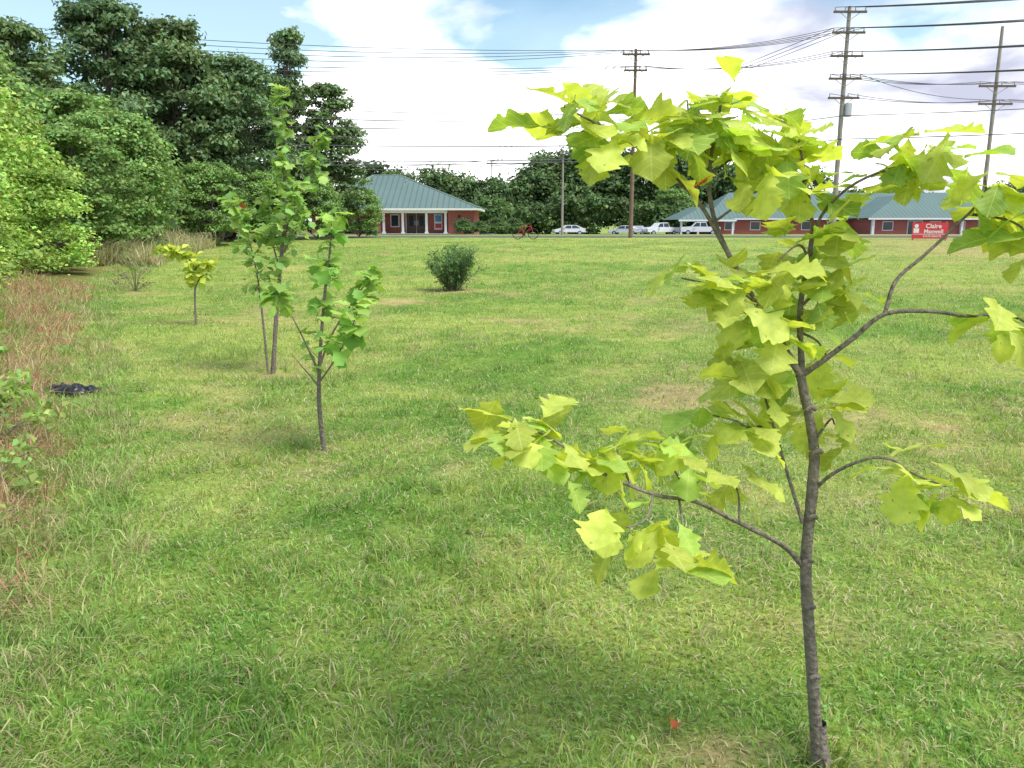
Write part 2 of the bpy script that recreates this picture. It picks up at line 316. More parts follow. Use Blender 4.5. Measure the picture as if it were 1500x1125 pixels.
def rosettes(C,n_each,size,el=(-50,18),T=OAK,base=(.30,.42,.045),spread=.03,var=.22,bend=(.05,.5),green=0.25,tilt=(0,.5)):
    P=[];D=[];Nn=[]
    for c in C:
        n=n_each if isinstance(n_each,int) else n_each[0]+int(rng.integers(0,n_each[1]-n_each[0]+1))
        a0=rng.uniform(0,6.28)
        for i in range(n):
            a=a0+i*2.4+rng.normal(0,.25); e=math.radians(rng.uniform(*el))
            d=np.array([math.cos(a)*math.cos(e),math.sin(a)*math.cos(e),math.sin(e)])
            up=np.array([0,0,1.])+np.array([math.cos(a),math.sin(a),0])*rng.uniform(*tilt)+rng.normal(0,.28,3)
            P.append(np.array(c)+rng.normal(0,spread,3)); D.append(d); Nn.append(up)
    P=np.array(P);D=np.array(D);Nn=np.array(Nn); n=len(P)
    col=np.array(base)*rng.uniform(1-var,1+var,n)[:,None]; g=rng.random(n)<green; col[g]*=np.array([.68,.86,.85])
    return leaves(T,P,D,Nn,rng.uniform(*size,n),rng.uniform(*bend,n),rng.uniform(-.05,.35,n),np.clip(col,0,.8))
def merge(parts):
    V=[];F=[];C=[];U=[];o=0
    for p in parts:
        V.append(p[0]);F.append(p[1]+o);C.append(p[2]);U.append(p[3]);o+=len(p[0])
    return np.concatenate(V),np.concatenate(F),np.concatenate(C),np.concatenate(U)

# ------------------------------------------------------------ foreground oak sapling
oak=empty('oak_sapling',(0,0,0)); tb=Tubes(); Yt=2.142
g0=float(H(.92,Yt))
trunk=[(.925,Yt,g0-.03),(.905,Yt,.12),(.872,2.14,.36),(.833,2.13,.64),(.838,2.14,.87),(.835,2.15,1.0),(.786,2.15,1.19)]
tb.add(trunk,.020,.013,12,.07,10)
tb.add([(.94,2.13,g0-.02),(.925,Yt,.05),(.915,Yt,.14)],.027,.018,10,.1)
B=[([(.786,2.15,1.19),(.716,2.16,1.30),(.606,2.17,1.467),(.536,2.17,1.605),(.512,2.15,1.73),(.53,2.14,1.89)],.0105,.0035),
([(.79,2.15,1.19),(.79,2.2,1.37),(.815,2.22,1.55),(.80,2.22,1.66),(.755,2.2,1.81)],.0095,.0035),
([(.79,2.15,1.19),(.85,2.12,1.25),(.90,2.1,1.30),(.967,2.08,1.365),(1.07,2.06,1.375),(1.16,2.04,1.365),(1.25,2.02,1.37),(1.33,2.0,1.33)],.0085,.0025),
([(.967,2.08,1.365),(.998,2.1,1.45),(1.07,2.12,1.51),(1.138,2.13,1.573),(1.21,2.12,1.66),(1.20,2.1,1.71)],.006,.0025),
([(1.18,2.12,1.62),(1.27,2.08,1.60),(1.33,2.05,1.54)],.004,.002),
([(.815,2.22,1.55),(.83,2.18,1.63),(.885,2.12,1.70),(.988,2.08,1.745),(1.03,2.06,1.765)],.005,.0022),
([(.568,2.17,1.53),(.48,2.12,1.65),(.37,2.06,1.735),(.263,2.0,1.80),(.19,1.97,1.83),(.12,1.94,1.86)],.006,.0022),
([(.82,2.13,.648),(.75,2.1,.72),(.592,2.03,.82),(.474,1.98,.89),(.36,1.95,.92),(.207,1.9,1.0),(.12,1.88,1.07),(.02,1.86,1.13)],.008,.0022),
([(.36,1.95,.92),(.33,1.88,.88),(.28,1.85,.87)],.0035,.002),([(.43,1.97,.90),(.42,1.87,.86),(.40,1.82,.80)],.0035,.002),
([(.474,1.98,.89),(.42,2.02,.97),(.395,2.06,1.03)],.0035,.002),([(.30,1.93,.95),(.27,1.98,1.02),(.281,2.0,1.05)],.0035,.002),
([(.845,2.14,.87),(.88,2.1,.93),(.944,2.06,.98),(1.0,2.04,.985),(1.04,2.0,.96),(1.12,1.98,.93)],.0055,.0022),
([(.815,2.13,.77),(.78,2.18,.90),(.731,2.2,1.055),(.70,2.22,1.15),(.66,2.22,1.2)],.0055,.0022),
([(.735,2.2,1.045),(.66,2.16,1.04),(.608,2.12,1.07),(.54,2.1,1.09)],.004,.002),
([(.607,2.03,.815),(.62,2.1,.87),(.608,2.14,.90)],.003,.002),
([(.66,2.17,1.385),(.60,2.12,1.42),(.52,2.08,1.44),(.43,2.05,1.46)],.0045,.002),
([(.79,2.2,1.37),(.85,2.22,1.42),(.90,2.22,1.44)],.004,.002),([(.74,2.16,1.26),(.68,2.1,1.28),(.63,2.07,1.27)],.004,.002),
([(.80,2.2,1.30),(.86,2.24,1.27),(.90,2.26,1.22)],.004,.002),([(.808,2.21,1.5),(.76,2.16,1.54),(.70,2.14,1.50)],.004,.002),
([(.84,2.14,1.02),(.89,2.18,1.06),(.91,2.2,1.04)],.004,.002),([(.515,2.15,1.72),(.60,2.2,1.78),(.67,2.22,1.84)],.0045,.002),
([(.52,2.15,1.75),(.46,2.14,1.82),(.44,2.12,1.90)],.004,.002),([(.536,2.17,1.6),(.6,2.1,1.66),(.65,2.08,1.70)],.004,.002)]
for P,a,b_ in B: tb.add(P,a,b_,8,.06)
# leaf-scar knots along the trunk
for z_k in (.30,.52,.66,.79,.98,1.1):
    tk=np.interp(z_k,[p[2] for p in trunk],[p[0] for p in trunk]); tb.add([(tk-.012,2.12,z_k),(tk+.002,2.118,z_k+.008),(tk+.014,2.122,z_k)],.008,.006,6,.1,3)
CL=[(.19,1.97,1.84),(.31,2.02,1.82),(.12,1.94,1.86),(.21,1.98,1.79),(.44,2.12,1.89),(.53,2.14,1.89),(.57,2.18,1.81),(.665,2.22,1.85),(.437,2.1,1.81),(.755,2.2,1.79),(.65,2.08,1.70),(.25,1.99,1.83),(.36,2.05,1.77),(.60,2.16,1.88),(.70,2.2,1.79),(.50,2.1,1.84),(.48,2.13,1.87),(.62,2.2,1.78),(.72,2.2,1.83),
(.885,2.12,1.69),(.80,2.22,1.67),(.99,2.08,1.80),(1.045,2.06,1.775),(.94,2.1,1.74),(1.01,2.1,1.74),(1.19,2.12,1.71),(1.26,2.09,1.62),(1.34,2.05,1.54),(1.24,2.1,1.68),(1.30,2.07,1.60),(1.22,2.02,1.375),(1.34,2.0,1.33),(1.28,2.0,1.37),(.433,2.05,1.46),(.524,2.08,1.45),(.62,2.1,1.45),(.57,2.06,1.43),(.72,2.1,1.50),
(.65,2.12,1.37),(.76,2.2,1.42),(.82,2.15,1.44),(.885,2.22,1.45),(.91,2.22,1.39),(.626,2.08,1.26),(.61,2.16,1.18),(.70,2.2,1.22),(.67,2.1,1.31),(.83,2.2,1.36),(.80,2.25,1.28),(.90,2.26,1.21),(.743,2.2,1.55),(.85,2.24,1.52),(.88,2.2,1.60),(.637,2.14,1.06),(.53,2.1,1.09),(.70,2.2,1.16),
(.018,1.86,1.14),(-.01,1.86,1.12),(.06,1.87,1.12),(.12,1.88,1.07),(.188,1.9,1.01),(.23,1.93,1.03),(.281,1.99,1.05),(.33,2.0,1.02),(.395,2.06,1.03),(.47,2.0,1.0),(.38,1.87,.86),(.40,1.82,.79),(.27,1.85,.86),(.608,2.14,.90),(.92,2.2,1.03),(1.06,2.0,.955),(1.12,1.98,.93),(.88,2.2,1.1),(1.0,2.03,.98)]
kw=dict(base=(.60,.66,.14),tilt=(-.1,1.0),green=.22)
parts=[rosettes(CL,(3,5),(.095,.165),T=OAK,spread=.022,bend=(0,.4),el=(-50,25),**kw),rosettes(CL,(2,3),(.08,.145),T=OAK2,spread=.03,el=(-60,35),bend=(0,.4),**kw)]
rd=rosettes([(.49,2.0,1.69)],1,(.08,.09),base=(.45,.09,.03),green=0,T=OAK2); parts.append(rd)
V,F,C,U=merge(parts); mesh_np('leaves',V,F,M_young,C,smooth=True,uv=U,parent=oak); tb.obj('trunk_and_branches',M_bark,oak)
# fallen leaf
P=np.array([[.50,2.25,float(H(.5,2.25))+.05]]); v=leaves(OAK2,P,np.array([[.3,.5,.1]]),np.array([[-.2,-.4,1.]]),np.array([.065]),np.array([.3]),np.array([.5]),np.array([[.55,.13,.05]]))
mesh_np('fallen_leaf',v[0],v[1],M_leaf,v[2],smooth=True,uv=v[3])

# ------------------------------------------------------------ other saplings
def sapling(name,stems,leafspec,size,base,T=LOBE,n=(2,4),radius=.02,mat=M_leaf,green=.4,extra=None,tw=.22,el=(-55,35)):
    e=empty(name); t=Tubes(); C=[]
    for S,r0,r1,start in stems:
        P=t.add(S,r0,r1,8,.05,6); m=len(P)
        for i in range(int(m*start),m):
            for _ in range(leafspec):
                f=i/m; L_=tw*(1.15-f)*rng.uniform(.3,1.1)
                a=rng.uniform(0,6.28); q=P[i]+np.array([math.cos(a)*L_,math.sin(a)*L_,L_*rng.uniform(.2,.9)])
                t.add([P[i],(P[i]+q)/2+np.array([0,0,-.01]),q],.0035,.0015,4,0,2); C.append(q); 
                if rng.random()<.5: C.append((P[i]+q)/2)
    parts=[rosettes(C,n,size,T=T,base=base,spread=.02,green=green,el=el,tilt=(0,1.),var=.3)]
    if extra: parts+=extra
    V,F,C2,U=merge(parts); mesh_np('leaves',V,F,mat,C2,smooth=True,uv=U,parent=e); t.obj('trunk_and_branches',M_bark,e); return e
def hz(x,y): return float(H(x,y))
ya=8.58; z0=hz(-2.6,ya)
red=rosettes([(-2.84,ya,1.8),(-2.68,8.5,.95),(-2.62,8.5,1.35),(-2.84,8.5,1.55)],1,(.07,.1),T=LOBE,base=(.45,.12,.05),green=0)
sapling('sweetgum_sapling',[([(-2.60,ya,z0-.03),(-2.53,ya,.56),(-2.44,ya,1.21),(-2.364,8.6,1.77),(-2.375,8.6,2.32),(-2.37,8.6,2.92)],.028,.005,.36),
 ([(-2.63,ya-.05,z0-.02),(-2.645,8.5,.56),(-2.68,8.5,1.07),(-2.754,8.45,1.56),(-2.87,8.4,1.84)],.014,.004,.36),
 ([(-2.41,ya,1.4),(-2.30,8.7,1.75),(-2.14,8.75,2.1),(-1.98,8.8,2.5)],.012,.004,.35),
 ([(-2.43,ya,1.25),(-2.25,8.4,1.5),(-2.2,8.35,1.85)],.01,.004,.4),
 ([(-2.46,ya,1.1),(-2.6,8.8,1.5),(-2.62,8.9,1.95)],.01,.004,.3)],2,(.085,.14),(.38,.54,.16),extra=[red],tw=.26,n=(2,4))
yb=5.53; z0=hz(-1.34,yb)
sapling('tulip_poplar_sapling',[([(-1.34,yb,z0-.03),(-1.36,yb,.3),(-1.347,yb,.593),(-1.292,yb,1.07),(-1.243,5.55,1.395),(-1.218,5.55,1.66)],.0195,.004,.4),
 ([(-1.35,yb,.56),(-1.42,5.45,.8),(-1.505,5.4,1.02),(-1.573,5.38,1.14)],.008,.003,.75),
 ([(-1.35,yb,.60),(-1.25,5.6,.85),(-1.079,5.65,1.10),(-.96,5.68,1.28)],.009,.003,.4),
 ([(-1.35,yb,.50),(-1.22,5.4,.66),(-1.10,5.36,.85),(-1.03,5.32,1.0)],.007,.003,.4),
 ([(-1.345,yb,.45),(-1.45,5.6,.55),(-1.56,5.62,.68)],.006,.002,2)],1,(.09,.14),(.38,.56,.13),tw=.18,n=(2,4),green=.35)
z0=hz(-5.02,12.7)
sapling('young_oak_sapling',[([(-5.02,12.7,z0-.03),(-5.0,12.7,.49),(-4.95,12.7,.8),(-5.1,12.7,1.1),(-5.45,12.65,1.2)],.02,.005,.45),
 ([(-4.97,12.7,.6),(-4.85,12.7,.85),(-4.78,12.7,.98)],.01,.004,.2)],2,(.12,.18),(.56,.63,.12),T=OAK2,tw=.2,n=(2,4),green=.2)
# bushy willow-like shrub in the field
e=empty('willow_shrub'); t=Tubes(); C=[]; zb=hz(-1.35,18.35)
for i in range(44):
    a=rng.uniform(0,6.28); r=rng.uniform(.1,.75); h=rng.uniform(.75,1.15)*(1-.35*r)
    P=t.add([(-1.35+.05*math.cos(a),18.35+.05*math.sin(a),zb-.02),(-1.35+r*.55*math.cos(a),18.35+r*.55*math.sin(a),zb+h*.5),(-1.35+r*math.cos(a),18.35+r*math.sin(a),zb+h)],.012,.003,5,0,5)
    C+=[P[k] for k in range(2,len(P))]
V,F,C2,U=merge([rosettes(C,(6,8),(.10,.17),T=LANCE,base=(.16,.27,.11),spread=.05,el=(-30,60),green=.4,var=.35)])
mesh_np('leaves',V,F,M_leaf,C2,uv=U,parent=e); t.obj('stems',M_bark,e)

# ------------------------------------------------------------ foliage masses
def cards(P,Nn,size,col):
    n=len(P); Nn=nrm(Nn); a=nrm(rng.normal(0,1,(n,3))); Xa=nrm(np.cross(Nn,a)); Ya=np.cross(Nn,Xa); s=size[:,None]
    V=np.stack([P-Ya*s*.55,P+Xa*s*.36+Nn*s*.08,P+Ya*s*.6-Nn*s*.12,P-Xa*s*.36+Nn*s*.08],1).reshape(-1,3)
    b=np.arange(n)[:,None]*4; F=(b[:,:,None]+np.array([[0,1,2],[0,2,3]])[None]).reshape(-1,3)
    return V,F,np.repeat(col,4,axis=0)
def lobefol(lobes,dens,size,base,flat=1.,var=.3):
    """leaf cards scattered through and over a set of ellipsoidal leaf clumps"""
    VV=[];FF=[];CC=[];o=0
    for (cx,cy,cz,r,tint) in lobes:
        n=max(12,int(dens*r*r)); d=nrm(rng.normal(0,1,(n,3))); d[:,2]=np.where(d[:,2]<-.35,-d[:,2]*.6,d[:,2]); d=nrm(d)
        rr=r*(.50+.68*rng.random(n)**.85)*(1+.6*(vnoise(d[:,0]*2.3+cx,d[:,1]*2.3+d[:,2]*3+cz,1.7)-.5)*2)
        P=np.array([cx,cy,cz])+d*rr[:,None]*np.array([1.1,1.1,.75*flat])
        Nn=d*.7+np.array([0,0,.6])+rng.normal(0,.6,(n,3))
        c=np.array(base)*tint*rng.uniform(1-var,1+var,n)[:,None]; c[:,0]*=rng.uniform(.8,1.3,n)
        V,F,C=cards(P,Nn,rng.uniform(.6,1.3,n)*size,c); VV.append(V);FF.append(F+o);CC.append(C);o+=len(V)
    return np.concatenate(VV),np.concatenate(FF),np.concatenate(CC)
def tree_lobes(h,R,base_h,nl,shape=1.,seed=0):
    r=np.random.default_rng(seed); out=[]
    for i in range(nl):
        f=r.random()**.75; z=base_h+(h-base_h)*f
        prof=R*(math.sin(math.pi*min(1,(.22+.70*f)))**.6)*(1 if shape==1 else shape+(1-shape)*(1-f))
        a=r.uniform(0,6.28); q=prof*math.sqrt(r.uniform(.1,1))*.9; lr=r.uniform(.13,.27)*R*(1.1-.3*f)+.12
        dome=(q/R)**2*.12*h*f
        out.append((q*math.cos(a),q*math.sin(a),min(z,h-lr*.6)-dome,lr,r.uniform(.7,1.4)))
    out.append((0,0,h-.1*R-.3,.25*R,1)); return out
def tree_mesh(seed,h,R,base_h,nl,dens,size,base,shape=1.):
    L_=tree_lobes(h,R,base_h,nl,shape,seed); V,F,C=lobefol(L_,dens,size,base)
    me=mesh_np('leaves',V,F,M_tree,C,obj=False)
    t=Tubes(); t.add([(0,0,-.5),(.1,.05,h*.3),(-.1,0,h*.6),(0,0,h*.85)],.05*h**.7*.35,.03,8,.05)
    for l in L_[::2]:
        z=max(base_h*.7,l[2]-1.2*R*.35); t.add([(0,0,z*.9),(l[0]*.5,l[1]*.5,(z+l[2])/2),(l[0],l[1],l[2])],.05,.02,5,0,3)
    tm=mesh_np('trunk',np.concatenate(t.V),t.F,M_bark2,smooth=True,obj=False); return me,tm
def put_tree(name,meshes,x,y,s=1.,sz=None,rz=0.,):
    e=empty(name,(x,y,hz(x,y)),rz); e.scale=(s,s,sz or s)
    for nme,m in zip(('leaves','trunk_and_limbs'),meshes): link(bpy.data.objects.new(nme,m),e)
    return e
DG=(.15,.235,.105); MG=(.19,.32,.10); LG=(.34,.52,.13)
TA=tree_mesh(1,13,4.0,1.5,125,300,.27,DG); TB=tree_mesh(2,13,3.8,1.2,120,300,.26,(.135,.225,.11)); TC=tree_mesh(3,13,2.6,2.0,90,400,.26,(.16,.25,.115),.6)
TD=tree_mesh(4,6,2.6,.3,75,750,.17,MG); TE=tree_mesh(5,5,2.3,.1,75,900,.13,LG)
for i,(T,x,y,s,sz) in enumerate([(TA,-26.8,45,.95,.86),(TB,-23.9,50,1.0,1.03),(TA,-20.8,52,1.0,1.0),(TB,-17.7,54,.9,.88),(TC,-15.4,58,.95,1.07),(TC,-13.2,61,1.1,.84),(TB,-31,50,1.1,.93),
   (TA,-25,58,1.,1.),(TB,-19.5,61,1.,.93),(TC,-34,42,1.2,.88),(TA,-29,37,.8,.68),(TB,-36,60,1.1,1.)]):
    put_tree('hackberry_tree',T,x,y,s,sz,rz=i*1.7)
for i,(x,y,s,sz) in enumerate([(-15.8,33,.9,.9),(-18.5,38,1.1,1.0),(-16.8,46,.8,.75),(-20,30,1.2,1.2),(-14.6,27.5,.8,.7),(-15.3,52,.8,.72),(-13.6,57,.7,.65),(-22,42,1.2,1.2),(-18,55,.9,.7),(-11.8,63,.7,.62)]):
    put_tree('understory_tree',TD,x,y,s,sz,i*2.1)
for i,(x,y,s,sz) in enumerate([(-13.9,20,1.,.95),(-12.3,17.5,.7,.6),(-15.5,24,1.05,1.0),(-10.6,13.5,.7,.42),(-13.2,22.5,.7,.55),(-11.6,15,.9,.7)]):
    put_tree('hedge_shrub',TE,x,y,s,sz,i*1.3)
# near brambles / vines along the left bank
def bramble(name,x,y,r,h,base,size=.07,dens=1300):
    L_=[]; 
    for i in range(18):
        a=rng.uniform(0,6.28); q=r*math.sqrt(rng.random()); zz_=h*(1-.6*(q/r)**2)*rng.uniform(.15,.95); L_.append((x+q*math.cos(a),y+q*math.sin(a),hz(x,y)+zz_,rng.uniform(.10,.24)*min(1.3,max(.6,h)),rng.uniform(.7,1.35)))
    V,F,C=lobefol(L_,dens,size,base); e=empty(name); mesh_np('leaves',V,F,M_leaf,C,parent=e)
    t=Tubes()
    for l in L_: t.add([(x,y,hz(x,y)-.02),((x+l[0])/2,(y+l[1])/2,l[2]*.8),(l[0],l[1],l[2])],.006,.003,4,0,3)
    t.obj('stems',M_bark,e)
for x,y,r,h,c,s in [(-3.1,4.5,.35,.6,(.28,.42,.12),.055),(-3.65,5.4,.4,.6,(.30,.44,.12),.06),(-4.3,6.3,.4,.8,(.28,.44,.12),.065),(-5.2,7.4,.5,.8,(.28,.42,.12),.07),(-6.0,8.6,.5,1.0,(.26,.40,.11),.08),(-7.0,9.9,.6,1.0,(.30,.44,.12),.08),(-9.0,12.5,.9,1.4,(.36,.50,.14),.09),(-10.1,14.5,.9,1.7,(.36,.50,.14),.1),(-7.9,10.8,.7,1.2,(.34,.48,.13),.08),(-9.4,11.6,.9,1.6,(.30,.46,.12),.1),(-2.5,3.5,.2,.3,(.25,.36,.10),.045),(-7.8,9.2,.7,1.5,(.28,.44,.12),.09)]:
    bramble('bramble_bush',x,y,r,h,c,s)
bramble('dead_shrub',-8.45,18.1,.5,.8,(.26,.24,.18),.05,260)
# dry tall grass bank
def drygrass(name,n,ylo,yhi,off,hh,cols,wd0,cl=26,y_pow=1.4,lean=(.2,1.1),grow=.6):
    nc=n//cl; yc=ylo+(yhi-ylo)*rng.random(nc)**y_pow; o_=rng.uniform(*off,nc); xc=edge_x(yc)-o_*(1+yc*.03)
    x=np.repeat(xc,cl)+rng.normal(0,.06,nc*cl)*(1+np.repeat(yc,cl)*.03); y=np.repeat(yc,cl)+rng.normal(0,.07,nc*cl); m=len(x)
    hc=rng.uniform(hh[0],hh[1],nc)*(1-grow+grow*np.clip(o_/1.0,0,1))
    h=rng.uniform(.35,1.,m)*np.repeat(hc,cl); ci=rng.integers(0,len(cols),nc); c=np.array(cols)[np.repeat(ci,cl)]*rng.uniform(.6,1.3,m)[:,None]
    V,F,C=blades(x,y,h,rng.uniform(.6,1.3,m)*wd0*(1+y/14),rng.uniform(*lean,m),np.clip(c,0,.8)); mesh_np(name,V,F,M_straw,C)
TAN=[(.58,.40,.25),(.55,.33,.22),(.60,.47,.30),(.53,.27,.18),(.32,.42,.13),(.30,.42,.12)]
drygrass('dry_tall_grass',44000,2.6,19,(.0,2.2),(.28,.80),TAN,.005,lean=(.3,1.5))
drygrass('bank_edge_grass',26000,2.0,30,(-.45,.3),(.07,.24),[(.30,.46,.12),(.50,.44,.24),(.28,.44,.11)],.0045,lean=(.3,1.3),grow=0)
drygrass('tawny_reeds',16000,26,46,(-.4,2.2),(1.0,1.7),[(.46,.46,.24),(.40,.44,.19),(.52,.46,.28)],.009,y_pow=1,grow=.2)
# distant tree line (one mass)
L_=[]
def hill(x0,x1,y,top,n,r=(1.3,3.2),jit=2.):
    for i in range(n):
        x=rng.uniform(x0,x1); t_=np.interp(x,[p[0] for p in top],[p[1] for p in top])*rng.uniform(.86,1.05); zg=hz(x,y)
        lr=rng.uniform(*r); z=zg+rng.random()**.7*(t_-zg-lr*.6); L_.append((x,y+rng.uniform(-jit,jit),z,lr,rng.uniform(.6,1.4)))
hill(-24,6,150,[(-24,10),(-12,10.5),(-5,9.5),(0,9),(6,12.5)],150)
hill(2,46,155,[(2,10),(6,14.5),(14,15),(25,15.5),(34,13),(46,11)],280,jit=4)
hill(-8,40,140,[(-8,6),(0,5.5),(14,6.5),(22,5),(40,4.5)],120,(.9,2.0))
hill(46,140,190,[(46,12),(70,13),(76,9.5),(90,9),(140,12)],200)
hill(-80,-20,160,[(-80,14),(-20,12)],90)
V,F,C=lobefol(L_,70,.62,(.115,.195,.075)); mesh_np('distant_treeline',V,F,M_tree,C)
put_tree('roadside_tree',TD,27.5,141,1.5,1.3)

# ------------------------------------------------------------ road, parking
def sheet(name,x0,x1,y0,y1,dz,mat,nx=40,ny=8,parent=None):
    X,Y=np.meshgrid(np.linspace(x0,x1,nx),np.linspace(y0,y1,ny)); V=np.stack([X,Y,H(X*0,Y)+dz],-1).reshape(-1,3); I=np.arange(nx*ny).reshape(ny,nx)
    return mesh_np(name,V,np.stack([I[:-1,:-1],I[:-1,1:],I[1:,1:],I[1:,:-1]],-1).reshape(-1,4),mat,parent=parent)
e=empty('road'); sheet('asphalt',-200,200,64.5,72.5,.04,M_asph,parent=e)
M_yel=simple('yellow_line',(.6,.42,.06),.7,.1)
sheet('centre_line',-200,200,68.35,68.47,.046,M_yel,parent=e); sheet('edge_line',-200,200,65.0,65.12,.046,M_white,parent=e); sheet('edge_line_far',-200,200,71.9,72.02,.046,M_white,parent=e)
e=empty('parking_lot'); sheet('asphalt',6,120,104,126.5,.04,M_asph,parent=e); sheet('front_walk',-24,-2,86.5,89.8,.06,M_conc,parent=e)
for i in range(20): sheet('stall_line_%d'%i,22+i*2.8,22.1+i*2.8,119,124,.046,M_white,2,4,parent=e)

# ------------------------------------------------------------ left office building
e=empty('brick_office_building',(0,0,0)); g=.22; ev=2.92; yf=90; yk=105
for nme,a in (('wall_left',(-22,-14.4,yf,yf+.3)),('wall_right',(-7.0,-4.2,yf,yf+.3)),('porch_wall',(-14.4,-7.0,yf+1.8,yf+2.1)),('wall_end',(-4.5,-4.2,yf+.303,yk)),('wall_end_left',(-22,-21.7,yf+.303,yk)),('wall_back',(-21.69,-4.51,yk-.3,yk)),('porch_side_l',(-14.7,-14.403,yf+.303,yf+2.1)),('porch_side_r',(-6.997,-6.7,yf+.303,yf+2.1))):
    box(nme,*a,g-.3,ev-.02,M_brick,e)
z_=ev
def hip(nm,x0,x1,y0,y1,ze,zr,rx0,rx1,ry,par,ry1=None):
    poly(nm,[(x0,y0,ze),(x1,y0,ze),(x1,y1,ze),(x0,y1,ze),(rx0,ry,zr),(rx1,ry1 or ry,zr)],[(0,1,5,4),(1,2,5),(2,3,4,5),(3,0,4)],M_roof,par)
hip('roof',-22.8,-3.5,yf-.8,yk+.8,ev+.14,6.95,-16.3,-13.2,97.5,e)
for nme,a in (('fascia_front',(-22.8,-3.5,yf-.8,yf-.7)),('fascia_right',(-3.6,-3.5,yf-.697,yk+.8)),('fascia_left',(-22.8,-22.7,yf-.697,yk+.8))): box(nme,*a,ev-.08,ev+.13,M_white,e)
box('soffit',-22.69,-3.61,yf-.69,yk+.7,ev-.0,ev+.05,M_white,e)
# ridge caps along the hips
rt=Tubes()
for a_,b_ in (((-22.8,yf-.8,ev+.17),(-16.3,97.5,6.97)),((-3.5,yf-.8,ev+.17),(-13.2,97.5,6.97)),((-16.3,97.5,6.97),(-13.2,97.5,6.97)),((-3.5,yk+.8,ev+.17),(-13.2,97.5,6.97))): rt.add([a_,b_],.07,.07,6,smoothp=False)
rt.obj('ridge_caps',simple('ridge_cap',(.2,.27,.27),.4,.05),e)
box('porch_beam',-14.3,-7.1,yf-.02,yf+.26,ev-.38,ev-.03,M_white,e); box('porch_slab',-14.5,-6.9,yf-.6,yf+1.79,g-.2,g+.12,M_conc,e)
for i,x in enumerate((-14.1,-12.0,-9.4,-7.3)):
    box('column_%d'%i,x-.13,x+.13,yf-.01,yf+.25,g+.123,ev-.383,M_white,e,bevel=.02); box('column_base_%d'%i,x-.2,x+.2,yf-.08,yf+.31,g+.121,g+.3,M_white,e)
box('door_frame',-11.9,-9.5,yf+1.72,yf+1.797,g+.12,g+2.45,M_white,e)
for i,x in enumerate((-11.8,-10.66)):
    box('door_%d'%i,x,x+1.08,yf+1.66,yf+1.717,g+.13,g+2.35,M_brown,e); box('door_glass_%d'%i,x+.3,x+.78,yf+1.64,yf+1.657,g+.9,g+2.0,M_glass,e); box('door_handle_%d'%i,x+(.92 if i==0 else .1),x+(.98 if i==0 else .16),yf+1.6,yf+1.638,g+1.0,g+1.5,M_metal,e)
box('porch_window_frame',-13.6,-12.6,yf+1.74,yf+1.797,g+.8,g+2.2,M_white,e); box('porch_window',-13.5,-12.7,yf+1.72,yf+1.737,g+.9,g+2.1,M_glass,e)
box('notice_board',-8.7,-7.8,yf+1.7,yf+1.797,g+.5,g+2.2,M_white,e); box('notice_poster',-8.6,-7.9,yf+1.68,yf+1.697,g+1.4,g+2.1,M_blue,e); box('notice_poster_red',-8.6,-7.9,yf+1.68,yf+1.697,g+.7,g+1.2,M_red,e)
for i,x in enumerate((-20.5,)):
    box('window_frame_%d'%i,x,x+1.3,yf-.04,yf-.003,g+.8,g+2.2,M_white,e); box('window_%d'%i,x+.1,x+1.2,yf-.06,yf-.043,g+.9,g+2.1,M_glass,e)
box('wall_lamp',-5.9,-5.7,yf-.12,yf-.003,g+1.8,g+2.1,M_dark,e); box('roof_vent',-12.2,-11.9,95.5,95.8,5.6,6.4,M_metal,e)
TS=tree_mesh(9,1.4,.9,.05,40,2600,.12,(.11,.19,.07))
for x,y,s in ((-16.4,88.6,1.1),(-18.,88.6,.8),(-5.1,88.4,1.15),(-3.4,88.8,1.0),(-15.2,88.7,.7),(-1.6,92,1.3),(.3,95,1.3)): put_tree('entrance_shrub',TS,x,y,s)

# ------------------------------------------------------------ right long building
e=empty('brick_school_building'); g=-.52; ev=2.02
def wall(n_,x0,x1,y0,y1): box(n_,x0,x1,y0,y1,g-.4,ev-.02,M_brick,e)
wall('wall_front_a',31,53,128,128.3); wall('wall_front_b',66.5,118,128,128.3); wall('wing_front',53,66.5,121,121.3); wall('wing_left',53,53.3,121.303,128.2); wall('wing_right',66.2,66.5,121.303,127.99); wall('wall_end',31,31.3,128.303,146); wall('wall_back',31.303,118,145.7,146)
hip('roof',30,119,127.2,146.8,ev+.13,6.35,36,112,137,e)
poly('wing_roof',[(52.2,120.2,ev+.15),(67.3,120.2,ev+.15),(67.3,130,ev+.15),(52.2,130,ev+.15),(59.8,127.8,5.6),(59.8,136,5.6)],[(0,1,4),(1,2,5,4),(3,0,4,5)],M_roof,e)
poly('entry_roof',[(24.5,120.5,ev-.1),(33,120.5,ev-.1),(33,134,ev-.1),(24.5,134,ev-.1),(28.8,124.5,3.9),(28.8,134,3.9)],[(0,1,4),(1,2,5,4),(3,0,4,5)],M_roof,e)
box('fascia_a',30,52.1,127.15,127.25,ev-.1,ev+.12,M_white,e); box('fascia_b',67.4,119,127.15,127.25,ev-.1,ev+.12,M_white,e); box('fascia_wing',52.2,67.3,120.1,120.2,ev-.1,ev+.14,M_white,e); box('fascia_entry',24.5,33,120.4,120.5,ev-.35,ev-.1,M_white,e)
for i,x in enumerate((25,27.5,30.2,32.6)): box('entry_column_%d'%i,x-.14,x+.14,120.8,121.1,g-.2,ev-.12,M_white,e)
for i,x in enumerate((53.2,66.3)): box('wing_column_%d'%i,x-.18,x+.18,120.55,120.97,g-.2,ev-.03,M_white,e)
k=0
